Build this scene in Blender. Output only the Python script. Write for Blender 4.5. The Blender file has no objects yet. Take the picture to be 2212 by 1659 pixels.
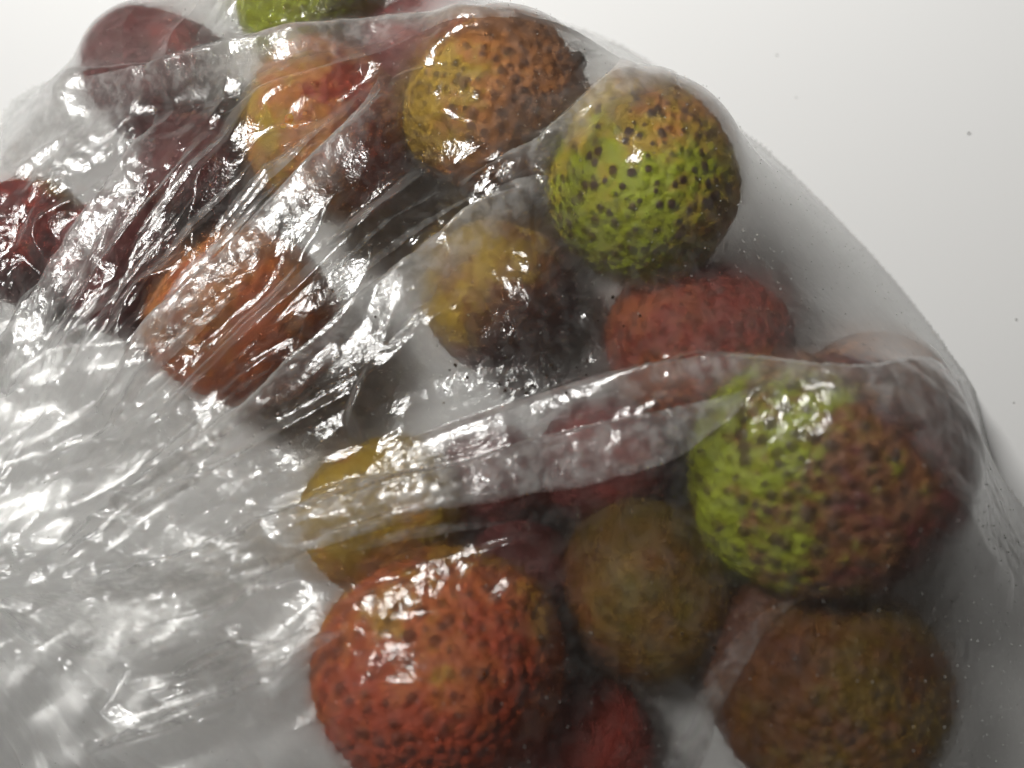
import bpy, bmesh, math, random
import numpy as np
from mathutils import Vector, Matrix

C = bpy.context.scene
COL = C.collection
rng = np.random.default_rng(11)
random.seed(5)

# ------------------------------------------------------------------ camera
H = 0.160                      # lens height above the paper (m)
PITCH = 68.0                   # degrees below horizontal
W0, H0 = 2212.0, 1659.0        # the pixel frame the photograph was measured in
FPX = 1736.0
cam_d = bpy.data.cameras.new('camera')
cam = bpy.data.objects.new('camera', cam_d); COL.objects.link(cam)
cam.location = (0, 0, H)
cam.rotation_euler = (math.radians(90 - PITCH), 0, 0)
cam_d.sensor_width = 36.0
cam_d.lens = 36.0 * FPX / W0
cam_d.clip_start = 0.002; cam_d.clip_end = 20
cam_d.dof.use_dof = True
cam_d.dof.focus_distance = 0.142
cam_d.dof.aperture_fstop = 11.0
C.camera = cam

# ------------------------------------------------------------------ light
w = bpy.data.worlds.new('World'); C.world = w; w.use_nodes = True
bg = w.node_tree.nodes['Background']
bg.inputs[0].default_value = (1.0, 0.86, 0.70, 1); bg.inputs[1].default_value = 0.020

def lamp(name, loc, target, size, power, spread, color):
    d = bpy.data.lights.new(name, 'AREA'); d.shape = 'RECTANGLE'
    d.size, d.size_y = size; d.energy = power; d.color = color
    d.spread = math.radians(spread)
    o = bpy.data.objects.new(name, d); COL.objects.link(o)
    o.location = loc
    o.rotation_euler = (Vector(target) - Vector(loc)).to_track_quat('-Z', 'Y').to_euler()
    return o
LAMP = Vector((-0.45, 0.215, 0.70))
lamp('ceiling_lamp', LAMP, (0.09, 0.42, 0.0), (0.16, 0.16), 2.36, 76, (1.0, 0.985, 0.95))

C.view_settings.view_transform = 'Standard'
C.view_settings.look = 'None'
C.view_settings.exposure = 0.0
C.view_settings.gamma = 1.0
C.render.engine = 'CYCLES'
C.cycles.use_adaptive_sampling = True; C.cycles.adaptive_threshold = 0.035
C.cycles.max_bounces = 10
C.cycles.transparent_max_bounces = 16
C.cycles.transmission_bounces = 8
C.cycles.glossy_bounces = 4
C.cycles.diffuse_bounces = 3
C.cycles.caustics_reflective = False
C.cycles.sample_clamp_indirect = 25.0
C.cycles.use_denoising = True

# ------------------------------------------------------------------ helpers
P = math.radians(PITCH)
FW = np.array([0, math.cos(P), -math.sin(P)])
UP = np.array([0, math.sin(P), math.cos(P)])
def ray(px, py):
    return FW + np.array([1.0, 0, 0]) * (px - W0 / 2) / FPX + UP * (H0 / 2 - py) / FPX
def on_plane(px, py, z=0.0):
    d = ray(px, py)
    t = (z - H) / d[2]
    return np.array([0, 0, H]) + d * t
def at_depth(px, py, dep):
    return np.array([0, 0, H]) + ray(px, py) * dep

class NT:
    """tiny node-tree writer"""
    def __init__(self, name):
        self.m = bpy.data.materials.new(name); self.m.use_nodes = True
        self.t = self.m.node_tree; self.t.nodes.clear()
    def n(self, kind, ins=None, **props):
        nd = self.t.nodes.new(kind)
        for k, v in props.items(): setattr(nd, k, v)
        for k, v in (ins or {}).items():
            if hasattr(v, 'is_output'): self.t.links.new(v, nd.inputs[k])
            else: nd.inputs[k].default_value = v
        return nd
    def math(self, op, a, b=None, c=None, clamp=False):
        ins = {0: a}
        if b is not None: ins[1] = b
        if c is not None: ins[2] = c
        return self.n('ShaderNodeMath', ins, operation=op, use_clamp=clamp).outputs[0]
    def mixc(self, f, a, b):
        nd = self.n('ShaderNodeMix', data_type='RGBA')
        for i, v in ((0, f), (6, a), (7, b)):
            if hasattr(v, 'is_output'): self.t.links.new(v, nd.inputs[i])
            else: nd.inputs[i].default_value = v
        return nd.outputs[2]
    def rng(self, v, a, b, c=0.0, d=1.0, smooth=True):
        return self.n('ShaderNodeMapRange', {0: v, 1: a, 2: b, 3: c, 4: d},
                      interpolation_type='SMOOTHSTEP' if smooth else 'LINEAR').outputs[0]
    def out(self, shader):
        o = self.t.nodes.new('ShaderNodeOutputMaterial')
        self.t.links.new(shader, o.inputs[0]); return self.m

def mesh_obj(name, verts, faces, mat, parent=None, smooth=True, attrs=None):
    me = bpy.data.meshes.new(name)
    verts = np.asarray(verts, dtype=np.float32); faces = np.asarray(faces, dtype=np.int32)
    k = faces.shape[1]
    me.vertices.add(len(verts)); me.vertices.foreach_set('co', verts.ravel())
    me.loops.add(faces.size); me.loops.foreach_set('vertex_index', faces.ravel())
    me.polygons.add(len(faces))
    me.polygons.foreach_set('loop_start', np.arange(0, faces.size, k, dtype=np.int32))
    me.update(calc_edges=True); me.validate()
    me.polygons.foreach_set('use_smooth', np.full(len(me.polygons), smooth))
    for an, av in (attrs or {}).items():
        a = me.attributes.new(an, 'FLOAT', 'POINT'); a.data.foreach_set('value', np.asarray(av, dtype=np.float32))
    me.materials.append(mat)
    o = bpy.data.objects.new(name, me); COL.objects.link(o)
    if parent: o.parent = parent
    return o
def tag(o, label=None, cat=None, group=None, kind=None):
    for k, v in (('label', label), ('category', cat), ('group', group), ('kind', kind)):
        if v: o[k] = v
    return o

# smooth value noise on arbitrary 2-D coordinates
def hash2(ix, iy, seed):
    n = (ix.astype(np.int64) * 374761393 + iy.astype(np.int64) * 668265263 + seed * 144665) & 0x7fffffff
    n = ((n ^ (n >> 13)) * 1274126177) & 0x7fffffff
    n = ((n ^ (n >> 16)) * 668265263) & 0x7fffffff
    return (n & 0xffffff) / float(0xffffff)
def vnoise(x, y, seed):
    ix, iy = np.floor(x), np.floor(y); fx, fy = x - ix, y - iy
    fx = fx * fx * (3 - 2 * fx); fy = fy * fy * (3 - 2 * fy)
    a = hash2(ix, iy, seed); b = hash2(ix + 1, iy, seed); c = hash2(ix, iy + 1, seed); d = hash2(ix + 1, iy + 1, seed)
    return (a * (1 - fx) + b * fx) * (1 - fy) + (c * (1 - fx) + d * fx) * fy * 1.0 - 0.5
def facet(x, y, seed):
    """piecewise-linear noise on a triangular lattice: flat facets meeting in sharp creases"""
    s = (x + y) * 0.36602540378
    u, v = x + s, y + s
    i, j = np.floor(u), np.floor(v); fu, fv = u - i, v - j
    h00 = hash2(i, j, seed); h11 = hash2(i + 1, j + 1, seed); h10 = hash2(i + 1, j, seed); h01 = hash2(i, j + 1, seed)
    low = fu > fv
    return np.where(low, h00 + fu * (h10 - h00) + fv * (h11 - h10), h00 + fv * (h01 - h00) + fu * (h11 - h01)) - 0.5

# ------------------------------------------------------------------ the paper-white table
def make_table():
    t = NT('white_paper')
    tc = t.n('ShaderNodeTexCoord').outputs['Object']
    n1 = t.n('ShaderNodeTexNoise', {'Vector': tc, 'Scale': 9.0, 'Detail': 3.0}).outputs[0]
    n2 = t.n('ShaderNodeTexNoise', {'Vector': tc, 'Scale': 900.0, 'Detail': 4.0, 'Roughness': 0.6}).outputs[0]
    col = t.mixc(n1, (0.79, 0.795, 0.80, 1), (0.82, 0.82, 0.815, 1))
    bump = t.n('ShaderNodeBump', {'Height': n2, 'Strength': 0.10, 'Distance': 0.0003}).outputs[0]
    b = t.n('ShaderNodeBsdfPrincipled', {'Base Color': col, 'Roughness': 0.62, 'Specular IOR Level': 0.25, 'Normal': bump})
    m = t.out(b.outputs[0])
    n = 41
    xs = np.linspace(-0.9, 0.9, n); ys = np.linspace(-0.7, 1.1, n)
    X, Y = np.meshgrid(xs, ys)
    V = np.stack([X.ravel(), Y.ravel(), np.zeros(n * n)], 1)
    i = np.arange(n * n).reshape(n, n)
    F = np.stack([i[:-1, :-1], i[:-1, 1:], i[1:, 1:], i[1:, :-1]], -1).reshape(-1, 4)
    o = mesh_obj('table_top', V, F, m)
    tag(o, 'matt white table top under the bag of fruit', 'table', kind='structure')
make_table()

# ------------------------------------------------------------------ lychees
def ico(sub):
    bm = bmesh.new(); bmesh.ops.create_icosphere(bm, subdivisions=sub, radius=1.0)
    v = np.array([x.co[:] for x in bm.verts]); f = np.array([[q.index for q in p.verts] for p in bm.faces]); bm.free()
    return v, f
ICO = {6: ico(6), 7: ico(7)}

GREEN = (0.32, 0.38, 0.015); YEL = (0.46, 0.30, 0.03); ORG = (0.50, 0.19, 0.045)
RED = (0.38, 0.045, 0.028); MAR = (0.15, 0.032, 0.030); BRN = (0.24, 0.10, 0.036); CORAL = (0.52, 0.12, 0.036)
def skin(name, cols, axis, offs, spot_col=(0.055, 0.022, 0.010), spot=1.0, seed=0.0):
    """leathery rind: three pigments spread along an axis and broken up by noise, brown tips"""
    t = NT(name)
    tc = t.n('ShaderNodeTexCoord').outputs['Object']
    loc = t.n('ShaderNodeVectorMath', {0: tc, 1: (seed, seed * 0.7, -seed)}, operation='ADD').outputs[0]
    dot = t.n('ShaderNodeVectorMath', {0: tc, 1: tuple(float(a) * 50 for a in axis)}, operation='DOT_PRODUCT').outputs['Value']
    n1 = t.n('ShaderNodeTexNoise', {'Vector': loc, 'Scale': 85.0, 'Detail': 4.0, 'Roughness': 0.6}).outputs[0]
    n2 = t.n('ShaderNodeTexNoise', {'Vector': loc, 'Scale': 420.0, 'Detail': 3.0, 'Roughness': 0.65}).outputs[0]
    v = t.math('ADD', dot, t.math('MULTIPLY', t.math('SUBTRACT', n1, 0.5), 3.6))
    v = t.math('ADD', v, t.math('MULTIPLY', t.math('SUBTRACT', n2, 0.5), 1.9))
    v = t.math('ADD', v, offs)
    c = t.mixc(t.rng(v, -0.55, 0.05), (*cols[0], 1), (*cols[1], 1))
    c = t.mixc(t.rng(v, 0.05, 0.75), c, (*cols[2], 1))
    g = t.n('ShaderNodeAttribute', attribute_name='groove').outputs['Fac']
    s = t.n('ShaderNodeAttribute', attribute_name='spot').outputs['Fac']
    c = t.mixc(t.math('MULTIPLY', t.rng(n2, 0.52, 0.75), 0.35), c, (cols[1][0] * .35, cols[1][1] * .35, cols[1][2] * .5, 1))
    c = t.mixc(t.math('MULTIPLY', t.rng(t.math('ADD', s, t.math('MULTIPLY', t.math('SUBTRACT', n2, 0.5), 0.5)), 0.08, 0.50), spot), c, (*spot_col, 1))
    c = t.mixc(t.math('MULTIPLY', t.math('SUBTRACT', 1.0, g, clamp=True), 0.25), c, (cols[1][0] * .5, cols[1][1] * .4, cols[1][2] * .4, 1))
    n3 = t.n('ShaderNodeTexNoise', {'Vector': loc, 'Scale': 1500.0, 'Detail': 2.0}).outputs[0]
    bump = t.n('ShaderNodeBump', {'Height': t.math('ADD', n3, t.math('MULTIPLY', n2, 2.0)), 'Strength': 0.5, 'Distance': 0.0004}).outputs[0]
    b = t.n('ShaderNodeBsdfPrincipled', {'Base Color': c, 'Roughness': 0.58, 'Specular IOR Level': 0.3, 'Normal': bump})
    return t.out(b.outputs[0])

# pixel centre, pixel half-width, height of centre above paper (None: resting on it), squash (x, y, z), pigments, axis, offset, spot strength, detail, label
FR = [
 (355, 185, 150, None, (1, .95, .95), (MAR, MAR, RED), (.6, .3, .4), -.2, .6, 6, 'dark maroon lychee at the far upper left corner of the bag'),
 (672, 2, 160, .024, (1, 1, .95), (YEL, (.32, .30, .02), GREEN), (.6, -.3, .4), .75, .6, 6, 'speckled yellow green lychee cut off by the top edge of the photo'),
 (930, 150, 150, None, (1, 1, 1), (MAR, MAR, RED), (.2, .2, .5), -.1, .3, 6, 'dull red lychee behind the big brown orange one at the top'),
 (712, 290, 185, .027, (1, 1.02, .95), (YEL, ORG, (.33, .045, .025)), (.75, .1, .2), .1, .2, 6, 'red lychee with a yellow left side left of the big brown orange one'),
 (1080, 235, 198, .033, (1.05, .95, .95), (BRN, ORG, YEL), (-.9, -.3, .1), -.15, .7, 7, 'large brown orange lychee with a dark stem scar under the top edge'),
 (1395, 417, 205, .036, (.98, 1.07, 1.0), (ORG, YEL, GREEN), (-.55, -.75, .1), .05, 1.0, 7, 'bright green lychee with brown dots and an orange shoulder'),
 (1085, 640, 165, None, (1, 1, 1), (MAR, BRN, YEL), (-.7, .55, .3), .15, .5, 6, 'yellow green and brown lychee left below the bright green dotted one'),
 (1480, 765, 193, .020, (1, 1, 1), ((.13, .02, .014), (.24, .032, .018), (.34, .09, .022)), (-.5, -.4, .3), .0, .8, 7, 'plain red lychee below the bright green dotted one'),
 (1880, 868, 152, None, (1, 1, 1), ((.16, .05, .02), (.24, .09, .02), ORG), (.0, .4, .5), -.1, 1.0, 6, 'orange dotted lychee peeping out above the long fold at the right'),
 (1770, 1070, 268, .036, (1.06, .94, .95), (MAR, BRN, GREEN), (-.95, .0, .1), -.02, .8, 7, 'biggest lychee half green and half dark maroon at the right'),
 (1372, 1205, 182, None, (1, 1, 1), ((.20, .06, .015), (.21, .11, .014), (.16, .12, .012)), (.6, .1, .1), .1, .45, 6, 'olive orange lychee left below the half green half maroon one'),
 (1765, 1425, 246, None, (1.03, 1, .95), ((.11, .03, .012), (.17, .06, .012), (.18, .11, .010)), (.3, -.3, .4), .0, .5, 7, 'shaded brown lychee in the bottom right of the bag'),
 (950, 1420, 252, .024, (1, 1.05, .95), ((.50, .26, .03), (.54, .14, .038), (.50, .078, .030)), (.1, -.95, -.1), .35, .62, 7, 'coral red lychee with dark dots and glints at the bottom centre'),
 (1275, 1600, 128, None, (1, 1, 1), (RED, RED, RED), (.1, .1, .4), .0, .2, 6, 'small dark red lychee right of the coral one at the bottom edge'),
 (850, 1135, 172, None, (1, 1, 1), (ORG, YEL, YEL), (.2, .7, .3), .05, .25, 6, 'yellow orange lychee under the long glossy fold behind the coral one'),
 (75, 530, 135, None, (1, 1, 1), (MAR, RED, YEL), (.4, .9, .2), -.25, .3, 6, 'red lychee with a yellow top at the left edge'),
 (530, 690, 185, .020, (1.03, 1, 1), (BRN, ORG, CORAL), (.1, -.6, .2), .2, .3, 6, 'orange lychee among the bright pleats left of the middle'),
 (265, 580, 145, None, (1, 1, 1), (MAR, MAR, RED), (.1, .2, .2), -.1, .2, 6, 'maroon lychee between the red one at the left edge and the orange one'),
 (425, 365, 128, None, (1, 1, 1), (MAR, MAR, BRN), (.1, .2, .2), -.1, .2, 6, 'dark brown maroon lychee below the far upper left one'),
 (1045, 1150, 118, None, (1, 1, 1), (MAR, MAR, BRN), (.3, .1, .2), -.2, .3, 6, 'deep maroon lychee partly standing in for shadow right of the yellow orange one'),  # maroon rind at its left; the rest stands in for the gap's shadow
 (1190, 1330, 120, None, (1, 1, 1), (MAR, MAR, BRN), (.3, .1, .2), -.2, .3, 6, 'dark lychee added in place of shadow between the coral and the olive orange ones'),  # added dark fruit that fills in for shadow between its neighbours
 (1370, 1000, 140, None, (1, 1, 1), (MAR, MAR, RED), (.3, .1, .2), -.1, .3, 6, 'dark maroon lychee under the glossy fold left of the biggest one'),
]
FRUITS = []
def make_fruits():
    # place: depth from the wanted height of the centre, radius from the pixel width at that depth
    pos = []
    for f in FR:
        px, py, pr, z = f[:4]
        if z is None:
            r = 0.017
            for _ in range(20):
                p = on_plane(px, py, r * 0.97); dep = (p - np.array([0, 0, H])) @ FW; r = pr * dep / FPX
            p = on_plane(px, py, r * 0.97)
        else:
            p = on_plane(px, py, z); dep = (p - np.array([0, 0, H])) @ FW; r = pr * dep / FPX
        pos.append([p, r])
    n = len(pos)
    R = np.array([q[1] for q in pos]); Q = np.array([q[0] for q in pos]); Q0 = Q.copy()
    wt = np.array([.1 if f[9] == 7 else 4.0 if f[2] <= 120 else .25 for f in FR])
    for it in range(200):                       # let neighbours push one another apart a little
        for a in range(n):
            for b in range(a + 1, n):
                d = Q[b] - Q[a]; L = np.linalg.norm(d); pen = (R[a] + R[b]) * 0.95 - L
                if pen > 0:
                    u = d / L * pen * 0.25
                    wa, wb = wt[a], wt[b]
                    Q[a] -= u * 2 * wa / (wa + wb); Q[b] += u * 2 * wb / (wa + wb)
        Q += (Q0 - Q) * 0.03
        Q[:, 2] = np.maximum(Q[:, 2], R * 0.95)
    for k, f in enumerate(FR):
        FRUITS.append((Q[k], R[k], f[4]))
        print('fruit %2d  r=%.1fmm  z=%.1fmm shift=%.1fmm' % (k, R[k] * 1000, Q[k][2] * 1000, np.linalg.norm(Q[k] - Q0[k]) * 1000))
        V, F = ICO[f[9]]
        nb = 760
        i = np.arange(nb) + 0.5
        ph = np.arccos(1 - 2 * i / nb); th = math.pi * (1 + 5 ** .5) * i
        c = np.stack([np.cos(th) * np.sin(ph), np.sin(th) * np.sin(ph), np.cos(ph)], 1) + rng.normal(0, 0.035, (nb, 3))
        c /= np.linalg.norm(c, axis=1)[:, None]
        D = V @ c.T
        idx = np.argpartition(-D, 2, axis=1)[:, :2]
        dd = np.take_along_axis(D, idx, 1); o = np.argsort(-dd, axis=1)
        idx = np.take_along_axis(idx, o, 1); dd = np.take_along_axis(dd, o, 1)
        d1 = np.sqrt(np.maximum(0, 2 - 2 * dd[:, 0])); d2 = np.sqrt(np.maximum(0, 2 - 2 * dd[:, 1]))
        st = rng.uniform(0, 1, nb) ** .85; sz = rng.uniform(0.026, 0.056, nb) * rng.uniform(.7, 1.1, nb)
        spot = np.exp(-(d1 / sz[idx[:, 0]]) ** 2) * (0.12 + 1.1 * st[idx[:, 0]])
        groove = np.clip((d2 - d1) / 0.05, 0, 1)
        low = sum(a * np.sin(V @ rng.normal(0, fq, 3) + rng.uniform(0, 6.28)) for a, fq in ((.035, 1.3), (.03, 1.6), (.016, 2.6), (.010, 4.0), (.007, 6.0)))
        low = low - low.mean()
        B1 = V @ np.linalg.lstsq(V, low, rcond=None)[0]; low = np.clip((low - B1) * 1.3, -.08, .06)
        amp = 0.025
        disp = 1 + low + amp * (np.exp(-(d1 / 0.038) ** 2) * (0.5 + 0.6 * st[idx[:, 0]]) + 0.5 * (groove - 0.5))
        co = V * disp[:, None]
        top = np.clip(V[:, 2], 0, 1) ** 8                       # sunken shoulder about the stem
        co[:, 2] -= 0.10 * top
        rot = Matrix.Rotation(rng.uniform(0, 6.28), 3, 'Z') @ Matrix.Rotation(rng.uniform(-.9, .9), 3, 'X')
        if k == 4: rot = Matrix.Rotation(math.radians(65), 3, 'Z').inverted() @ Matrix.Rotation(math.radians(-68), 3, 'X')
        rm = np.array(rot)
        co = co @ rm.T
        co *= np.array(f[4]) * R[k]
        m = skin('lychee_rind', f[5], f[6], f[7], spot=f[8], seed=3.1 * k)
        o = mesh_obj('lychee', co, F, m, attrs={'spot': spot, 'groove': groove})
        o.location = Q[k]
        tag(o, f[10], 'lychee', 'lychees in the clear bag')
        if k in (4,):
            stem_scar(o, rm, np.array(f[4]) * R[k])
def stem_scar(parent, rm, sc):
    t = NT('dry_stem')
    tc = t.n('ShaderNodeTexCoord').outputs['Object']
    n1 = t.n('ShaderNodeTexNoise', {'Vector': tc, 'Scale': 900.0, 'Detail': 4.0}).outputs[0]
    b = t.n('ShaderNodeBsdfPrincipled', {'Base Color': t.mixc(n1, (0.02, 0.012, 0.008, 1), (0.07, 0.04, 0.02, 1)), 'Roughness': 0.8})
    m = t.out(b.outputs[0])
    prof = [(0.0, .98), (.14, .97), (.17, .93), (.13, .90), (.10, .86), (.0, .86)]
    prof = [(.0, 1.02), (.07, 1.015), (.095, .97), (.12, .93), (.17, .90), (.20, .86)]
    n = 18; V = []; F = []
    for r, z in prof:
        for a in range(n):
            q = r * (1 + 0.12 * math.sin(3 * a + 5 * z))
            V.append((q * math.cos(2 * math.pi * a / n), q * math.sin(2 * math.pi * a / n), z))
    for i in range(len(prof) - 1):
        for a in range(n):
            b2 = (a + 1) % n
            F.append((i * n + a, i * n + b2, (i + 1) * n + b2, (i + 1) * n + a))
    V = (np.array(V) @ rm.T) * sc
    mesh_obj('stem_scar', V, F, m, parent)
make_fruits()

# ------------------------------------------------------------------ the bag
def film_material(name, haze, blur_share, ply=False):
    t = NT(name)
    tc = t.n('ShaderNodeTexCoord').outputs['Object']
    lw = t.n('ShaderNodeLayerWeight', {'Blend': 0.5}).outputs['Facing']
    # pimples all over the film plus a faint matt crinkle
    vo = t.n('ShaderNodeTexVoronoi', {'Vector': tc, 'Scale': 430.0, 'Randomness': 0.55}, feature='F1').outputs['Distance']
    dots = t.rng(vo, 0.04, 0.13, 1.0, 0.0)
    n1 = t.n('ShaderNodeTexNoise', {'Vector': tc, 'Scale': 700.0, 'Detail': 3.0, 'Roughness': 0.55}).outputs[0]
    n2 = t.n('ShaderNodeTexNoise', {'Vector': tc, 'Scale': 170.0, 'Detail': 2.0, 'Roughness': 0.5}).outputs[0]
    bump = t.n('ShaderNodeBump', {'Height': n1, 'Strength': 0.22, 'Distance': 0.00025}).outputs[0]
    bump = t.n('ShaderNodeBump', {'Height': n2, 'Strength': 0.12, 'Distance': 0.0006, 'Normal': bump}).outputs[0]
    bump = t.n('ShaderNodeBump', {'Height': dots, 'Strength': 1.0, 'Distance': 0.00045, 'Normal': bump}).outputs[0]
    cru = t.n('ShaderNodeAttribute', attribute_name='crumple').outputs['Fac']
    v2 = t.n('ShaderNodeTexVoronoi', {'Vector': tc, 'Scale': 480.0, 'Randomness': 1.0}, feature='F1').outputs['Distance']
    bump = t.n('ShaderNodeBump', {'Height': v2, 'Strength': t.math('ADD', 0.02, t.math('MULTIPLY', cru, 0.20)), 'Distance': 0.0006, 'Normal': bump}).outputs[0]
    fan = t.n('ShaderNodeCombineXYZ', {0: t.math('MULTIPLY', t.n('ShaderNodeAttribute', attribute_name='fan_angle').outputs['Fac'], 46.0),
                                       1: t.math('MULTIPLY', t.n('ShaderNodeAttribute', attribute_name='fan_reach').outputs['Fac'], 42.0)}).outputs[0]
    streak = t.n('ShaderNodeTexNoise', {'Vector': fan, 'Scale': 1.0, 'Detail': 4.0, 'Roughness': 0.62, 'Distortion': 0.4}).outputs[0]
    streak = t.rng(streak, 0.38, 0.68)
    bump = t.n('ShaderNodeBump', {'Height': streak, 'Strength': 0.12, 'Distance': 0.0006, 'Normal': bump}).outputs[0]
    gl = t.n('ShaderNodeBsdfAnisotropic', {'Color': (1, 1, 1, 1), 'Roughness': 0.12, 'Normal': bump})
    tr = t.n('ShaderNodeBsdfTransparent', {'Color': (0.985, 0.985, 0.98, 1)})
    rf = t.n('ShaderNodeBsdfRefraction', {'Color': (0.98, 0.98, 0.975, 1), 'Roughness': 0.72, 'IOR': 1.17, 'Normal': bump})
    df = t.n('ShaderNodeBsdfDiffuse', {'Color': (0.86, 0.86, 0.85, 1)})
    tl = t.n('ShaderNodeBsdfTranslucent', {'Color': (0.86, 0.86, 0.85, 1)})
    milk = t.n('ShaderNodeMixShader', {0: 0.5, 1: df.outputs[0], 2: tl.outputs[0]})
    thru = t.n('ShaderNodeMixShader', {0: blur_share, 1: tr.outputs[0], 2: rf.outputs[0]})
    hz = t.math('ADD', t.math('MULTIPLY', haze, t.math('ADD', 0.55, t.math('MULTIPLY', streak, 1.1))), t.math('MULTIPLY', t.math('POWER', lw, 2.5), 0.36))
    body = t.n('ShaderNodeMixShader', {0: hz, 1: thru.outputs[0], 2: milk.outputs[0]})
    fr = t.math('ADD', 0.047, t.math('MULTIPLY', t.math('POWER', lw, 5.0), 0.75))
    fin = t.n('ShaderNodeMixShader', {0: fr, 1: body.outputs[0], 2: gl.outputs[0]})
    if ply:                                          # the second ply clings and merges into the first at its open side
        pf = t.n('ShaderNodeAttribute', attribute_name='ply').outputs['Fac']
        fin = t.n('ShaderNodeMixShader', {0: pf, 1: t.n('ShaderNodeBsdfTransparent').outputs[0], 2: fin.outputs[0]})
    return t.out(fin.outputs[0])

def pimple_material():  # milky white colour imitates the lamp's sparkle on each pimple
    t = NT('pimple_sparkle_white')
    g = t.n('ShaderNodeBsdfAnisotropic', {'Color': (1, 1, 1, 1), 'Roughness': 0.12})
    tr = t.n('ShaderNodeBsdfTransparent', {'Color': (1, 1, 1, 1)})
    d = t.n('ShaderNodeBsdfTranslucent', {'Color': (0.9, 0.9, 0.88, 1)})
    d2 = t.n('ShaderNodeMixShader', {0: 0.5, 1: d.outputs[0], 2: t.n('ShaderNodeBsdfDiffuse', {'Color': (0.92, 0.92, 0.90, 1)}).outputs[0]})
    a = t.n('ShaderNodeMixShader', {0: 0.7, 1: tr.outputs[0], 2: d2.outputs[0]})
    return t.out(t.n('ShaderNodeMixShader', {0: 0.2, 1: a.outputs[0], 2: g.outputs[0]}).outputs[0])

DX = 0.00035
OUT = [(-60, 370), (0, 285), (38, 214), (120, 182), (155, 165), (205, 115), (300, 30), (380, -15), (520, -120), (700, -200), (860, -130),
       (970, -20), (1100, 22), (1290, 80), (1400, 135), (1470, 190), (1560, 260), (1660, 335), (1800, 470), (1920, 600),
       (2000, 700), (2045, 770), (2085, 815), (2112, 890), (2125, 960), (2140, 1015), (2200, 1095), (2300, 1200), (2420, 1500),
       (2350, 1850), (2000, 2050), (1300, 2100), (300, 2130), (-200, 1980), (-400, 1680), (-320, 1480), (-260, 1360), (-400, 1420), (-480, 1270), (-400, 1130),
       (-260, 1190), (-250, 1030), (-240, 800), (-170, 560)]
KNOT = (-70, 1265)

# folds traced as crest lines: points, height (m), reach of the near flank, reach of the far flank
FOLDS = [
 ([(40, 215), (130, 178), (300, 152), (450, 105), (700, 52), (850, 24), (1000, 22), (1150, 45), (1300, 82), (1395, 132)], .0050, .0075, .0016),
 ([(340, 225), (486, 152), (620, 90), (768, 38)], .0022, .0060, .0012),
 ([(458, 236), (569, 173), (768, 115), (900, 72), (1050, 42)], .0028, .0060, .0012),
 ([(340, 229), (298, 305), (149, 503), (111, 569), (30, 700), (-40, 850)], .0055, .0045, .0030),
 ([(448, 253), (368, 364), (278, 486), (222, 569), (120, 720), (30, 880)], .0055, .0045, .0030),
 ([(822, 165), (768, 250), (652, 357), (562, 461), (410, 608), (305, 705), (278, 770), (200, 880)], .0060, .0055, .0025),
 ([(1150, 52), (1000, 128), (880, 158), (822, 166)], .0016, .0030, .0012),
 ([(935, 326), (831, 441), (740, 520), (600, 660), (480, 770), (400, 850), (300, 940), (150, 1070)], .0060, .0045, .0030),
 ([(1400, 135), (1330, 152), (1268, 205), (1209, 260), (1147, 310), (1060, 350), (990, 390)], .0040, .0055, .0016),
 ([(1190, 385), (1140, 378), (1018, 441), (928, 520), (859, 572), (760, 650), (690, 730), (560, 840), (450, 930), (330, 1020), (200, 1120), (60, 1215)], .0065, .0080, .0016),
 ([(1060, 640), (928, 677), (855, 754), (793, 799), (762, 879), (775, 930), (789, 958)], .0035, .0030, .0022),
 ([(2082, 808), (1900, 800), (1750, 785), (1600, 770), (1510, 768), (1440, 785), (1278, 816), (1164, 854), (1060, 885), (960, 918), (870, 952)], .0060, .0085, .0014),
 ([(1480, 878), (1351, 903), (1216, 930), (1095, 965), (956, 1007), (817, 1045), (713, 1076), (600, 1110), (450, 1170), (300, 1225), (120, 1262)], .0060, .0070, .0014),
 ([(1580, 1018), (1480, 1028), (1303, 1048), (1129, 1073), (990, 1101), (782, 1118), (680, 1180), (560, 1250), (400, 1300), (220, 1310)], .0028, .0022, .0040),
 ([(1190, 1160), (1050, 1182), (910, 1240), (800, 1290), (720, 1310)], .0022, .0040, .0012),
 ([(760, 1370), (690, 1420), (597, 1475), (480, 1510), (340, 1555)], .0035, .0040, .0020),
 ([(690, 1238), (480, 1310), (285, 1378), (120, 1400)], .0030, .0030, .0018),
 ([(460, 1150), (260, 1210), (90, 1258), (-20, 1275)], .0026, .0030, .0018),
 ([(560, 1200), (350, 1235), (180, 1300), (60, 1345)], .0026, .0030, .0018),
 ([(690, 1450), (530, 1530), (330, 1600), (160, 1640)], .0028, .0040, .0020),
 ([(1756, 1277), (1669, 1333), (1576, 1492), (1538, 1562), (1527, 1656)], .0034, .0016, .0050),
 ([(1652, 805), (1794, 871), (1900, 905), (1957, 941), (1985, 1000), (2041, 1069), (2103, 1121), (2200, 1260)], .0022, .0026, .0040),
 ([(2082, 812), (2040, 850), (1960, 870), (1800, 840)], .0014, .0025, .0012),
 ([(830, 700), (700, 800), (560, 910), (400, 1040), (220, 1180)], .0030, .0030, .0025),
 ([(560, 980), (420, 1080), (250, 1180), (80, 1245)], .0026, .0030, .0025),
 ([(240, 640), (170, 760), (90, 900), (20, 1050)], .0035, .0035, .0025),
 ([(180, 250), (110, 380), (40, 520), (-30, 680)], .0025, .0040, .0020),
]
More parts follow.
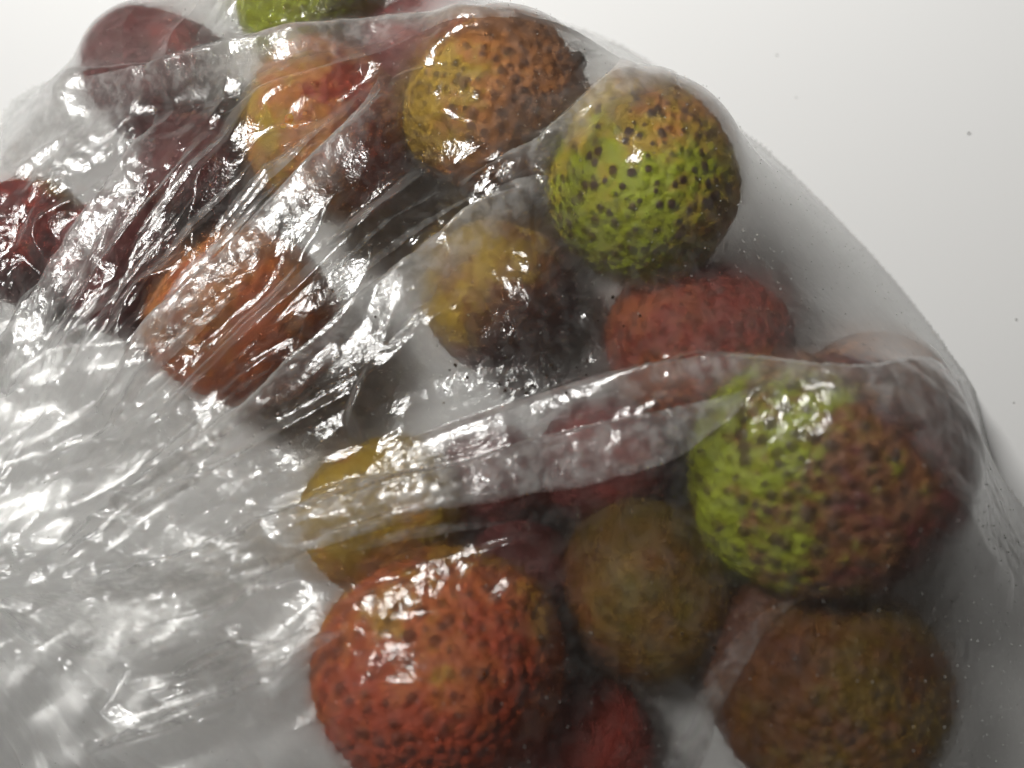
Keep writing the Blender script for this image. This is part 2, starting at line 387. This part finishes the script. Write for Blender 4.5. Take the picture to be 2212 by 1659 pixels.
# patches of film that the photograph shows mirroring the lamp (centre line, half width in px)
GLINTS = [
 ([(215, 305), (150, 370), (110, 410), (60, 440)], 26), ([(250, 300), (285, 290)], 22),
 ([(330, 330), (270, 410), (210, 480), (160, 540), (110, 620)], 22),
 ([(420, 270), (350, 380), (290, 460)], 9), ([(410, 255), (440, 265)], 8),
 ([(330, 530), (395, 545), (400, 520)], 9),
 ([(650, 410), (560, 500), (500, 560), (450, 620), (410, 690), (400, 760)], 26),
 ([(290, 760), (350, 700), (330, 800), (380, 790)], 16), ([(240, 560), (190, 660), (170, 690)], 20),
 ([(50, 700), (90, 640), (60, 800)], 24), ([(20, 460), (10, 530), (15, 660)], 20),
 ([(975, 190), (1060, 200), (1000, 215)], 7),
 ([(1140, 300), (1080, 360), (1045, 400)], 20), ([(1110, 385), (1150, 400), (1165, 375)], 12),
 ([(1120, 560), (1080, 610), (1130, 640)], 16), ([(1080, 620), (1000, 650), (930, 678), (860, 745), (800, 795)], 9),
 ([(1255, 660), (1262, 690)], 13), ([(965, 440), (935, 510), (900, 560)], 9),
 ([(370, 905), (440, 885), (500, 900), (420, 940)], 22), ([(520, 890), (640, 840), (720, 760)], 8),
 ([(1340, 895), (1400, 880)], 8), ([(1320, 985), (1200, 1000), (1060, 1030), (930, 1060), (760, 1080), (690, 1095)], 20),
 ([(790, 970), (910, 965)], 8),
 ([(1000, 1220), (930, 1260), (850, 1310), (780, 1350), (720, 1400), (700, 1440)], 28),
 ([(840, 1400), (800, 1440), (760, 1480)], 16), ([(1090, 1250), (1070, 1290)], 10), ([(1105, 1430), (1120, 1400)], 9),
 ([(590, 1480), (480, 1510), (345, 1553)], 7), ([(660, 1490), (620, 1510), (560, 1550), (550, 1570)], 14), ([(700, 1460), (680, 1540)], 14),
 ([(230, 1290), (280, 1310), (250, 1300)], 12), ([(30, 1180), (120, 1170), (170, 1120)], 16), ([(300, 1245), (420, 1200)], 8),
 ([(430, 1150), (340, 1190)], 8), ([(540, 1090), (520, 1130), (470, 1170)], 8), ([(10, 1230), (120, 1240), (230, 1255)], 10),
 ([(60, 1320), (10, 1310)], 8), ([(370, 1040), (300, 1100)], 10), ([(120, 880), (60, 980), (30, 1040)], 22), ([(200, 760), (130, 850)], 14),
 ([(1020, 260), (960, 240)], 4), ([(1440, 800), (1425, 830), (1450, 850)], 4), ([(1480, 775), (1515, 772)], 6), ([(760, 500), (680, 540)], 6),
]

# where the film lies folded double: outlines of the pleats
PLEATS = [
 [(38, 214), (130, 178), (300, 152), (450, 105), (700, 52), (850, 24), (1000, 22), (1150, 45), (1050, 50), (900, 76), (768, 118), (569, 177), (458, 240), (340, 232), (210, 330), (60, 430), (-10, 330)],
 [(1190, 385), (1140, 378), (1018, 441), (928, 520), (859, 572), (760, 650), (690, 730), (560, 840), (450, 930), (330, 1020), (200, 1120), (300, 1090), (480, 970), (640, 860), (760, 800), (850, 755), (928, 677), (1000, 600), (1120, 500), (1200, 430)],
 [(2082, 808), (1900, 800), (1750, 785), (1600, 770), (1510, 768), (1440, 785), (1278, 816), (1164, 854), (1060, 885), (960, 918), (870, 952), (713, 1076), (817, 1045), (956, 1007), (1095, 965), (1216, 930), (1351, 903), (1480, 878), (1650, 840), (1794, 871), (1957, 941), (2041, 1069), (2103, 1121), (2125, 960), (2110, 890)],
 [(1640, 838), (1480, 878), (1351, 903), (1216, 930), (1095, 965), (956, 1007), (817, 1045), (713, 1076), (600, 1110), (450, 1170), (300, 1225), (120, 1262), (240, 1310), (560, 1250), (680, 1180), (782, 1118), (990, 1101), (1129, 1073), (1303, 1046), (1450, 1000), (1560, 920)],
 [(340, 229), (298, 305), (149, 503), (111, 569), (30, 700), (-40, 850), (30, 880), (120, 720), (222, 569), (278, 486), (320, 420), (345, 330)],
 [(822, 165), (768, 250), (652, 357), (562, 461), (410, 608), (305, 705), (278, 770), (330, 790), (400, 740), (480, 640), (600, 540), (700, 430), (790, 330), (815, 250)],
 [(1400, 135), (1330, 152), (1268, 205), (1209, 260), (1147, 310), (1060, 350), (1080, 420), (1160, 385), (1280, 300), (1400, 230), (1480, 200)],
 [(1756, 1277), (1669, 1333), (1576, 1492), (1538, 1562), (1500, 1700), (1400, 1700), (1460, 1560), (1560, 1400), (1640, 1320)],
 [(640, 1130), (500, 1200), (300, 1270), (100, 1280), (-20, 1290), (60, 1400), (220, 1430), (420, 1380), (560, 1290)],
]

_r = random.Random(21)
for _ in range(90):
    _x, _y = _r.uniform(0, 640), _r.uniform(800, 1480)
    if _x > 420 and _y < 1000: continue
    _a = math.radians(_r.gauss(-35, 18)); _l = _r.uniform(18, 75)
    _m = (_x + _l * .5 * math.cos(_a) + _r.gauss(0, 6), _y + _l * .5 * math.sin(_a) + _r.gauss(0, 6))
    _e = (_m[0] + _l * .5 * math.cos(_a + _r.gauss(0, .9)), _m[1] + _l * .5 * math.sin(_a + _r.gauss(0, .9)))
    GLINTS.append(([(_x, _y), _m, _e], _r.uniform(4.5, 12)))
for _ in range(26):
    _x, _y = _r.uniform(1120, 1500), _r.uniform(1160, 1560); GLINTS.append(([(_x, _y), (_x + _r.gauss(0, 10), _y + _r.gauss(0, 14))], _r.uniform(1.5, 3)))
FAN = [3, 4, 5, 7, 9, 12, 13, 16, 15, 19]
CRINKLED = [(1640, 800), (1850, 806), (2082, 812), (2112, 890), (2125, 960), (2160, 1060), (2260, 1300), (2120, 1150), (2041, 1069), (1957, 941), (1794, 871)]
DULL = [([(1510, 960), (1600, 950), (1720, 960)], 46), ([(540, 40), (660, 10), (800, 5)], 44), ([(900, 905), (1050, 870), (1250, 835), (1400, 850)], 38), ([(1480, 790), (1600, 790), (1750, 800)], 26), ([(1500, 870), (1600, 870), (1720, 890)], 50), ([(600, 235), (690, 185), (770, 140)], 34), ([(1290, 260), (1330, 330)], 26), ([(180, 215), (330, 185), (470, 140), (620, 95), (760, 60)], 44),
        ([(960, 120), (1100, 105), (1180, 160)], 34), ([(900, 220), (905, 310), (960, 330)], 30), ([(920, 800), (1000, 770), (1100, 770), (1220, 780)], 40), ([(1230, 560), (1290, 600)], 25)]
def resample(p, n=31):
    p = np.array(p, float)
    if p[0, 0] < p[-1, 0]: p = p[::-1]
    L = np.concatenate([[0], np.cumsum(np.linalg.norm(np.diff(p, axis=0), axis=1))])
    t = np.linspace(0, L[-1], n)
    return np.stack([np.interp(t, L, p[:, 0]), np.interp(t, L, p[:, 1])], 1)
CRESTS = [10, 13, 11, 0, 6, 7, 6, 5, 5]
def seg_dist(X, Y, pts, foot=False):
    """distance to a polyline, signed by side (positive on the left of travel), and its arc fraction"""
    FX, FY = np.zeros(X.shape), np.zeros(X.shape)
    best = np.full(X.shape, 1e9); sgn = np.zeros(X.shape); arc = np.zeros(X.shape)
    L = [0.0]
    for a, b in zip(pts[:-1], pts[1:]): L.append(L[-1] + math.hypot(b[0] - a[0], b[1] - a[1]))
    for i, (a, b) in enumerate(zip(pts[:-1], pts[1:])):
        dx, dy = b[0] - a[0], b[1] - a[1]; q = dx * dx + dy * dy + 1e-18
        t = np.clip(((X - a[0]) * dx + (Y - a[1]) * dy) / q, 0, 1)
        ex, ey = X - a[0] - t * dx, Y - a[1] - t * dy
        d = np.hypot(ex, ey); m = d < best
        if foot: FX = np.where(m, ex, FX); FY = np.where(m, ey, FY)
        best = np.where(m, d, best); sgn = np.where(m, np.sign(dx * ey - dy * ex), sgn)
        arc = np.where(m, (L[i] + t * math.sqrt(q)) / L[-1], arc)
    return (best, sgn, arc, FX, FY) if foot else (best, sgn, arc)
def smooth_line(pts, n=4):
    p = np.array(pts, float)
    for _ in range(2):
        q = [p[0]]
        for a, b in zip(p[:-1], p[1:]): q += [a * .75 + b * .25, a * .25 + b * .75]
        q.append(p[-1]); p = np.array(q)
    return p
def blur(A, k):
    for _ in range(k):
        A = A.copy()
        A[1:-1, 1:-1] = 0.5 * A[1:-1, 1:-1] + 0.125 * (A[:-2, 1:-1] + A[2:, 1:-1] + A[1:-1, :-2] + A[1:-1, 2:])
    return A
def up2(A, shape):
    yi = np.linspace(0, A.shape[0] - 1, shape[0]); xi = np.linspace(0, A.shape[1] - 1, shape[1])
    y0 = np.clip(np.floor(yi).astype(int), 0, A.shape[0] - 2); x0 = np.clip(np.floor(xi).astype(int), 0, A.shape[1] - 2)
    fy = (yi - y0)[:, None]; fx = (xi - x0)[None]
    return ((A[y0][:, x0] * (1 - fx) + A[y0][:, x0 + 1] * fx) * (1 - fy) + (A[y0 + 1][:, x0] * (1 - fx) + A[y0 + 1][:, x0 + 1] * fx) * fy)
def in_poly(X, Y, pts):
    c = np.zeros(X.shape, bool); n = len(pts)
    for i in range(n):
        x1, y1 = pts[i]; x2, y2 = pts[(i + 1) % n]
        if y1 == y2: continue
        m = ((Y < y1) != (Y < y2)) & (X < (x2 - x1) * (Y - y1) / (y2 - y1) + x1)
        c ^= m
    return c

def make_bag():
    out = np.array([on_plane(px, py, 0.0)[:2] for px, py in OUT])
    lo, hi = out.min(0) - 0.006, out.max(0) + 0.006
    nx, ny = int((hi[0] - lo[0]) / DX) + 1, int((hi[1] - lo[1]) / DX) + 1
    xs = np.linspace(lo[0], hi[0], nx); ys = np.linspace(lo[1], hi[1], ny)
    X, Y = np.meshgrid(xs, ys)
    print('film grid', nx, ny)
    outl = smooth_line(list(out) + [out[0]])
    def obstacle(X, Y, g=1.095):
        Z = np.full(X.shape, 0.0008)
        for p, r, s in FRUITS:
            q = 1 - ((X - p[0]) / (r * s[0] * g)) ** 2 - ((Y - p[1]) / (r * s[1] * g)) ** 2
            Z = np.maximum(Z, np.where(q > 0.05, p[2] + r * s[2] * g * np.sqrt(np.maximum(q, 0)), 0))
        k = on_plane(*KNOT, 0.012)
        Z = np.maximum(Z, 0.027 - 30 * ((X - k[0]) ** 2 + (Y - k[1]) ** 2))
        return Z
    # taut membrane over the fruit, coarse to fine
    U = None
    for lev in (16, 8, 4, 2):
        sy, sx = max(8, ny // lev), max(8, nx // lev)
        Xc, Yc = np.meshgrid(np.linspace(lo[0], hi[0], sx), np.linspace(lo[1], hi[1], sy))
        ob = obstacle(Xc, Yc); ins = in_poly(Xc, Yc, outl)
        U = ob.copy() if U is None else np.maximum(up2(U, Xc.shape), ob)
        for it in range({16: 500, 8: 260, 4: 160, 2: 80}[lev]):
            N = U.copy()
            N[1:-1, 1:-1] = 0.25 * (U[:-2, 1:-1] + U[2:, 1:-1] + U[1:-1, :-2] + U[1:-1, 2:])
            U = np.maximum(np.where(ins, N + np.where(Xc < -.035, 1.0, 3.6) * (DX * lev) ** 2 / 4, 0.0008), ob)
    Z = up2(U, X.shape)
    Z = blur(Z, 24)
    inside = in_poly(X, Y, outl)
    bd, _, _ = seg_dist(X[::3, ::3], Y[::3, ::3], outl)
    edge = up2(bd, X.shape) * np.where(inside, 1, -1)
    damp = np.clip((edge + 0.001) / 0.006, 0, 1)

    live = [Z]
    def hgt(x, y):
        i = np.clip((x - lo[0]) / (hi[0] - lo[0]) * (nx - 1), 0, nx - 1).astype(int)
        j = np.clip((y - lo[1]) / (hi[1] - lo[1]) * (ny - 1), 0, ny - 1).astype(int)
        return live[0][j, i]
    def drop(px, py, up=0.0):
        """where the sight line of a measured point meets the taut film"""
        z = 0.06
        prev = on_plane(px, py, z)
        while z > 0.0:
            p = on_plane(px, py, z)
            if hgt(p[0], p[1]) + up >= z: return p
            z -= 0.0005; prev = p
        return on_plane(px, py, 0.0)

    # folds
    kn = on_plane(*KNOT, 0.015)
    ang = np.arctan2(Y - kn[1], X - kn[0]); rad = np.hypot(X - kn[0], Y - kn[1])
    Fh = np.zeros_like(Z)
    def window(p, pad):
        x0, x1, y0, y1 = p[:, 0].min() - pad, p[:, 0].max() + pad, p[:, 1].min() - pad, p[:, 1].max() + pad
        i0, i1 = np.clip(np.searchsorted(xs, [x0, x1]), 0, nx); j0, j1 = np.clip(np.searchsorted(ys, [y0, y1]), 0, ny)
        return slice(j0, j1), slice(i0, i1)
    for pts, h, wn, wf in FOLDS:
        wn *= 2.3; h *= .68
        p = smooth_line([drop(*q, h * .85)[:2] for q in pts])
        win = window(p, max(wn, wf) * 1.05)
        x, y = X[win], Y[win]
        jit = 0.0004
        d, s, a = seg_dist(x + jit * facet(x * 150, y * 150, 3), y + jit * facet(x * 150, y * 150, 4), p)
        dirx = p[-1, 0] - p[0, 0]
        far = s if dirx > 0 else -s                     # positive: the side away from the lens
        q = np.where(far > 0, d / wf, d / wn)
        prof = np.clip(1 - q, 0, 1) ** np.where(far > 0, 1.0, 1.6)
        taper = np.clip(np.minimum(a / 0.15, (1 - a) / 0.15), 0, 1) ** 0.8
        wob = 0.9 + 0.3 * vnoise(x * 60, y * 60, 7)
        Fh[win] = np.maximum(Fh[win], h * prof * taper * wob)
    # straight secondary creases between the traced ones
    fan = [resample([drop(*q)[:2] for q in FOLDS[i][0]]) for i in FAN]
    Fs = np.zeros_like(Z)
    for _ in range(120):
        i = int(rng.integers(0, len(fan) - 1)); t = rng.uniform(0, 1)
        ln = fan[i] * (1 - t) + fan[i + 1] * t
        a = rng.uniform(0, .75) ** .8; b = min(1.0, a + rng.uniform(.25, .75))
        if rng.uniform() < .45: a, b = rng.uniform(.45, .8), 1.0
        seg = ln[int(a * 30):int(b * 30) + 1]
        if len(seg) < 3: continue
        seg = seg[[0, len(seg) // 2, -1]] + rng.normal(0, .0005, (3, 2)); seg[1] = .5 * seg[1] + .25 * (seg[0] + seg[2])
        h = rng.uniform(.0003, .0010); wa, wb = rng.uniform(.0010, .0042), rng.uniform(.0008, .0022)
        win = window(seg, max(wa, wb)); x, y = X[win], Y[win]
        d, s, ar = seg_dist(x, y, seg)
        pr = np.clip(1 - np.where(s > 0, d / wa, d / wb), 0, 1) * np.clip(np.minimum(ar, 1 - ar) / .2, 0, 1)
        Fs[win] = np.maximum(Fs[win], h * pr)
    # pleats running out of the knot, dying away from it
    pl = np.zeros_like(Z)
    for k, (fq, am, reach) in enumerate(((6, .0024, .10),)):
        wv = ang * fq + 2.4 * vnoise(rad * 45, ang * fq * 0.35, 20 + k) + 0.6 * vnoise(X * 120, Y * 120, 25 + k)
        tri = np.abs(wv - np.floor(wv) - 0.5) * 2
        pl += am * (tri ** 1.3 - 0.4) * np.exp(-(rad / reach) ** 2) * np.clip((rad - 0.008) / 0.035, 0, 1)
    cm = in_poly(X, Y, smooth_line([drop(*a)[:2] for a in CRINKLED + CRINKLED[:1]]))
    cm = blur(cm.astype(float), 40)
    u = X * .8 - Y * .6; vv = X * .6 + Y * .8
    cr3 = (.00055 * facet(u * 160 + vnoise(X * 200, Y * 200, 62), vv * 480, 61) + .0003 * facet(u * 420, vv * 900 + vnoise(X * 300, Y * 300, 64), 63)) * cm
    Z1 = Z + (Fh + Fs + pl + cr3) * damp

    # crumple: long facets drawn out along the pull from the knot
    ca, sa = np.cos(ang * 0 + 0.62), np.sin(ang * 0 + 0.62)
    def stretched(sc, along, seed):
        u = (X * ca + Y * sa) * sc / along; v = (-X * sa + Y * ca) * sc
        wx = vnoise(X * sc * .5, Y * sc * .5, seed + 50); wy = vnoise(X * sc * .5, Y * sc * .5, seed + 60)
        return facet(u + wx * 1.1, v + wy * 1.1, seed)
    patchy = np.clip(0.5 + 1.6 * vnoise(X * 45, Y * 45, 90), 0.08, 1)
    leftness = np.clip(1.25 - rad / 0.105, 0, 1)
    live[0] = Z1
    # glint patches: strength field
    G = np.zeros_like(Z)
    for pts, hw in GLINTS:
        p3 = np.array([drop(*q) for q in pts]); dep = np.mean((p3 - np.array([0, 0, H])) @ FW)
        r = 1.4 * hw * dep / FPX
        p = p3[:, :2] if len(p3) < 3 else smooth_line(p3[:, :2])
        win = window(p, r * 3); x, y = X[win], Y[win]
        d, _, _ = seg_dist(x + r * 1.5 * facet(x * 420, y * 420, 31), y + r * 1.5 * facet(x * 420, y * 420, 32), p)
        G[win] = np.maximum(G[win], np.clip(1.35 - d / r, 0, 1))
    G *= damp
    Cr = (.00016 * stretched(95, 2.6, 1) * patchy + .00016 * stretched(230, 2.0, 2) * patchy * (0.4 + leftness) +
          .0003 * stretched(300, 1.5, 5) * np.clip(leftness, 0, 1))
    ll = blur(in_poly(X, Y, np.array([drop(*a)[:2] for a in [(-60, 880), (480, 860), (640, 1000), (690, 1250), (640, 1450), (420, 1600), (-60, 1600)]])).astype(float), 60)
    Cr = Cr + ll * (.00055 * stretched(130, 2.6, 101) + .00024 * stretched(380, 1.8, 102)) * np.clip(.6 + 1.5 * vnoise(X * 60, Y * 60, 103), .25, 1)
    Z1 = Z1 + Cr * damp

    # turn the glint patches towards the lamp: rewrite the slopes there and integrate back
    gx = np.zeros_like(Z); gy = np.zeros_like(Z)
    gx[:, :-1] = (Z1[:, 1:] - Z1[:, :-1]) / (xs[1] - xs[0]); gy[:-1] = (Z1[1:] - Z1[:-1]) / (ys[1] - ys[0])
    PX = np.stack([X, Y, Z1], -1)
    v = np.array([0, 0, H]) - PX; v /= np.linalg.norm(v, axis=-1)[..., None]
    l = np.array(LAMP) - PX; l /= np.linalg.norm(l, axis=-1)[..., None]
    hN = v + l; hx = -hN[..., 0] / hN[..., 2]; hy = -hN[..., 1] / hN[..., 2]
    cr2 = .00024 * facet(X * 380 + .8 * facet(X * 300, Y * 300, 41), Y * 380 + .8 * facet(X * 300, Y * 300, 42), 43) + .00011 * facet(X * 850 + facet(Y * 300, X * 300, 45), Y * 850, 44)
    cx = np.zeros_like(Z); cy = np.zeros_like(Z)
    cx[:, :-1] = (cr2[:, 1:] - cr2[:, :-1]) / (xs[1] - xs[0]); cy[:-1] = (cr2[1:] - cr2[:-1]) / (ys[1] - ys[0])
    D = np.zeros_like(Z)                              # taut flats that lean towards the lens side instead
    for pts, hw in DULL:
        p3 = np.array([drop(*q) for q in pts]); r = hw * np.mean((p3 - np.array([0, 0, H])) @ FW) / FPX
        win = window(p3[:, :2], r * 2)
        d, _, _ = seg_dist(X[win], Y[win], p3[:, :2]); D[win] = np.maximum(D[win], np.clip(1.6 - d / r, 0, 1))
    dN = v + .55 * (v - l) + np.array([0, 0, .25]); ex, ey = -dN[..., 0] / dN[..., 2], -dN[..., 1] / dN[..., 2]
    gx = gx * (1 - .75 * D) + ex * .75 * D; gy = gy * (1 - .75 * D) + ey * .75 * D
    p3 = np.array([drop(*q) for q in [(40, 900), (160, 1000), (300, 1090)]])   # the slack sheet by the gather leans a little, creases kept
    d, _, _ = seg_dist(X, Y, p3[:, :2]); D2 = np.exp(-(d / .011) ** 2)
    gx = gx + .30 * D2 * (ex - hx); gy = gy + .30 * D2 * (ey - hy)
    wgt = np.clip(G * 1.6, 0, 1)
    gx = gx * (1 - wgt) + (hx + cx) * wgt; gy = gy * (1 - wgt) + (hy + cy) * wgt
    dxx = xs[1] - xs[0]
    div = np.zeros_like(Z)
    div[:, 1:] += (gx[:, 1:] - gx[:, :-1]) * dxx; div[1:] += (gy[1:] - gy[:-1]) * dxx
    lam = 0.0016                                      # keeps the film near where it was
    S = Z1.copy()
    ky = 2 - 2 * np.cos(math.pi * np.arange(ny) / ny); kx = 2 - 2 * np.cos(math.pi * np.arange(nx) / nx)
    rhs = lam * Z1 - div
    def dct(A):                                       # cosine transform through a mirrored FFT
        n = A.shape[0]; B = np.concatenate([A, A[::-1]], 0); F = np.fft.rfft(B, axis=0)[:n]
        return (F * np.exp(-1j * math.pi * np.arange(n) / (2 * n))[:, None]).real
    def idct(A):
        n = A.shape[0]
        F = np.zeros((n + 1, A.shape[1]), complex); F[:n] = A * np.exp(1j * math.pi * np.arange(n) / (2 * n))[:, None]
        return np.fft.irfft(F, 2 * n, axis=0)[:n]
    T = dct(dct(rhs).T).T
    S = idct(idct((T / (lam + ky[:, None] + kx[None])).T).T)
    Z2 = np.where(damp > 0, S, Z1)
    ob = obstacle(X, Y, 1.055)
    Z2 = np.maximum(Z2, np.where(ob > 0.002, ob - 0.0002, 0.0008))
    Z2 = np.where(edge < 0.0008, np.minimum(Z2, 0.0009 + 0.00001), Z2) if False else Z2

    live[0] = Z2
    keep = (edge > -0.0004) | (ob > 0.002)
    idx = -np.ones(Z.shape, int)
    q = keep[:-1, :-1] & keep[1:, :-1] & keep[:-1, 1:] & keep[1:, 1:]
    use = np.zeros_like(keep); use[:-1, :-1] |= q; use[1:, :-1] |= q; use[:-1, 1:] |= q; use[1:, 1:] |= q
    idx[use] = np.arange(use.sum())
    V = np.stack([X[use], Y[use], Z2[use]], 1)
    F = np.stack([idx[:-1, :-1][q], idx[:-1, 1:][q], idx[1:, 1:][q], idx[1:, :-1][q]], -1)
    root = bpy.data.objects.new('plastic_bag', None); COL.objects.link(root)
    root.location = (0, 0, 0)
    tag(root, 'crinkled clear plastic bag gathered at the left and full of lychees', 'bag')
    m = film_material('clear_film', 0.06, 0.5); m2 = film_material('doubled_film', 0.31, 0.45, True)
    crump = np.clip(np.maximum(np.clip(G * 1.2, 0, 1), .45 * np.clip(leftness, 0, 1) * patchy + .7 * cm), 0, 1)
    fa, fr_ = ang / 1.0, rad / 0.1
    mesh_obj('upper_film', V, F, m, root, attrs={'crumple': crump[use], 'fan_angle': fa[use], 'fan_reach': fr_[use]})
    slivers = []
    for _ in range(46):
        i = int(rng.integers(0, len(fan) - 1)); t = rng.uniform(0, 1)
        ln = fan[i] * (1 - t) + fan[i + 1] * t
        a = rng.uniform(0, .6); b = min(1.0, a + rng.uniform(.3, .7))
        seg = ln[[int(a * 30), int((a + b) * 15), int(b * 30)]]; seg[1] = .5 * seg[1] + .25 * (seg[0] + seg[2])
        dv = seg[2] - seg[0]; nrm = np.array([-dv[1], dv[0]]) / (np.linalg.norm(dv) + 1e-9)
        wd = rng.uniform(.0006, .0030)
        slivers.append(np.array([seg[0], seg[1], seg[2], seg[1] - nrm * wd * .9 + .15 * dv, seg[1] - nrm * wd - .12 * dv]))
    jobs = [(np.array([drop(*a)[:2] for a in pts]), nc) for pts, nc in zip(PLEATS, CRESTS)] + [(q, 3) for q in slivers]
    for raw, nc in jobs:                                 # a second ply, folded back over the first
        pp = smooth_line(list(raw) + [raw[0]])
        fine = []                                        # a slightly uneven edge
        for a, b in zip(pp[:-1], pp[1:]):
            k = max(1, int(np.linalg.norm(b - a) / .0012))
            fine += [a + (b - a) * i / k for i in range(k)]
        pp = np.array(fine) + rng.normal(0, .00009, (len(fine), 2)); pp = np.concatenate([pp, pp[:1]])
        win = window(pp, 0.002); x, y, z = X[win].copy(), Y[win].copy(), Z2[win]
        ip = in_poly(x, y, pp)
        bdist, _, _, ex, ey = seg_dist(x, y, pp, True)
        lift = np.clip(bdist / 0.003, 0, 1) ** 0.5 * 0.0009 + 0.00012
        zz = z + lift * (1 + 0.3 * facet(x * 160, y * 160, 79))
        if nc:
            od, _, _ = seg_dist(x, y, np.concatenate([raw[nc - 1:], raw[:1]]) if nc < len(raw) else raw)
            cd, _, _ = seg_dist(x, y, raw[:nc])
            ply = np.clip(od / (0.0045 if nc != 3 else .0016), 0, 1) ** .7
        else:
            ply = np.ones_like(x)
        near = bdist < (xs[1] - xs[0]) * .75             # draw the rim of the grid onto the true edge
        x = np.where(near, x - ex, x); y = np.where(near, y - ey, y)
        ip = ip | near
        q = ip[:-1, :-1] & ip[1:, :-1] & ip[:-1, 1:] & ip[1:, 1:]
        us = np.zeros_like(ip); us[:-1, :-1] |= q; us[1:, :-1] |= q; us[:-1, 1:] |= q; us[1:, 1:] |= q
        ii = -np.ones(ip.shape, int); ii[us] = np.arange(us.sum())
        mesh_obj('pleat', np.stack([x[us], y[us], zz[us]], 1), np.stack([ii[:-1, :-1][q], ii[:-1, 1:][q], ii[1:, 1:][q], ii[1:, :-1][q]], -1), m2, root,
                 attrs={'ply': ply[us], 'crumple': crump[win][us], 'fan_angle': fa[win][us], 'fan_reach': fr_[win][us]})
    # raised pimples moulded all over the film, too many to count
    pv, pf = ico(1); pts = []
    sp = 0.0029
    for a in np.arange(lo[0], hi[0], sp):
        for b in np.arange(lo[1], hi[1], sp):
            q = np.array([a, b]) + rng.normal(0, .0005, 2)
            i, j = int((q[0] - lo[0]) / (hi[0] - lo[0]) * (nx - 1)), int((q[1] - lo[1]) / (hi[1] - lo[1]) * (ny - 1))
            if 1 < i < nx - 2 and 1 < j < ny - 2 and edge[j, i] > .002 and rng.uniform() < np.clip(.55 + 1.6 * vnoise(np.array(q[0] * 40), np.array(q[1] * 40), 55), 0, 1):
                pts.append((q[0], q[1], Z2[j, i] + .0001, rng.uniform(.00006, .00015)))
    pts = np.array(pts)
    V = (pv[None] * pts[:, None, 3:4] + pts[:, None, :3]).reshape(-1, 3)
    F = (pf[None] + (np.arange(len(pts)) * len(pv))[:, None, None]).reshape(-1, 3)
    o = mesh_obj('pimple', V, F, pimple_material(), root); o['kind'] = 'stuff'
    # the underside, flat on the table
    st = 3
    Xb, Yb = X[::st, ::st], Y[::st, ::st]; kb = in_poly(Xb, Yb, outl)
    rb = Yb * .85 - Xb * .5; ub = Xb * .85 + Yb * .5        # slack creases along the pull
    Zb = 0.0004 + 0.0021 * (facet(ub * 32 + vnoise(Xb * 60, Yb * 60, 72), rb * 85 + vnoise(Xb * 60, Yb * 60, 73), 71) + 0.5) + 0.0007 * (facet(ub * 110, rb * 240 + vnoise(Xb * 90, Yb * 90, 75), 74) + 0.5)
    q = kb[:-1, :-1] & kb[1:, :-1] & kb[:-1, 1:] & kb[1:, 1:]
    use = np.zeros_like(kb); use[:-1, :-1] |= q; use[1:, :-1] |= q; use[:-1, 1:] |= q; use[1:, 1:] |= q
    ib = -np.ones(kb.shape, int); ib[use] = np.arange(use.sum())
    V = np.stack([Xb[use], Yb[use], Zb[use]], 1)
    F = np.stack([ib[:-1, :-1][q], ib[:-1, 1:][q], ib[1:, 1:][q], ib[1:, :-1][q]], -1)
    mesh_obj('under_film', V, F, film_material('gathered_film', 0.15, 0.4), root)
    return drop
DROP = make_bag()

# ------------------------------------------------------------------ grit
def grit(name, mat_name, col, r, n=10):
    t = NT(mat_name)
    tc = t.n('ShaderNodeTexCoord').outputs['Object']
    nz = t.n('ShaderNodeTexNoise', {'Vector': tc, 'Scale': 3000.0}).outputs[0]
    b = t.n('ShaderNodeBsdfPrincipled', {'Base Color': t.mixc(nz, (*col, 1), (*[c * 1.8 for c in col], 1)), 'Roughness': 0.8})
    m = t.out(b.outputs[0])
    V, F = ico(3)
    V = V * (1 + 0.28 * rng.normal(0, 1, len(V)))[:, None] * r * np.array([1, .8, .6])
    return mesh_obj(name, V, F, m, smooth=False)
spots = [(2093, 288, .00042, 'darkest tiny speck lying on the bare white table at the right'),
         (1678, 119, .00033, 'faint speck on the white table right of the top of the bag'),
         (1720, 211, .00026, 'fainter lower speck on the white table beside the bright green lychee'),
         (2195, 690, .00030, 'small speck on the white table near the right edge of the photo'),
         (2190, 870, .00026, 'small speck on the table close to the right corner of the bag')]
for i, (px, py, r, lab) in enumerate(spots):
    o = grit('speck', 'speck_grey', (.16, .16, .155) if i == 0 else (.33, .33, .32), r * .75)
    o.location = on_plane(px, py, r * 0.4)
    tag(o, lab, 'speck', 'specks on the white table')
crumbs = [(1080, 835), (1092, 850), (1136, 856), (1106, 848), (1120, 818), (1128, 845), (1180, 818), (1265, 817), (1245, 800), (1030, 808), (1010, 822),
          (1260, 783), (1275, 768), (1222, 855), (1215, 875), (985, 795), (973, 806), (960, 876), (1150, 838), (1098, 828), (1190, 795), (1290, 700), (1345, 712),
          (830, 675), (815, 692), (1322, 650), (1380, 690), (1500, 1385), (1538, 1400), (1470, 1370)]
base = grit('crumb', 'crumb_brown', (.035, .022, .014), .00022)
for i, (px, py) in enumerate(crumbs):
    o = base if i == 0 else base.copy()
    if i: COL.objects.link(o)
    p = DROP(px, py)
    o.location = (p[0], p[1], p[2] + 0.0012)
    o.scale = [random.uniform(.5, 1.5)] * 3; o.rotation_euler = (random.uniform(0, 3), random.uniform(0, 3), random.uniform(0, 3))
    where = ('over the pale gap' if px < 1240 and py > 780 else
             'on the milky pleat' if px < 900 else
             'by the red lychee' if py < 790 else 'by the olive lychee')
    tag(o, 'tiny dark brown crumb stuck to the film ' + where, 'crumb', 'crumbs stuck to the film ' + where)
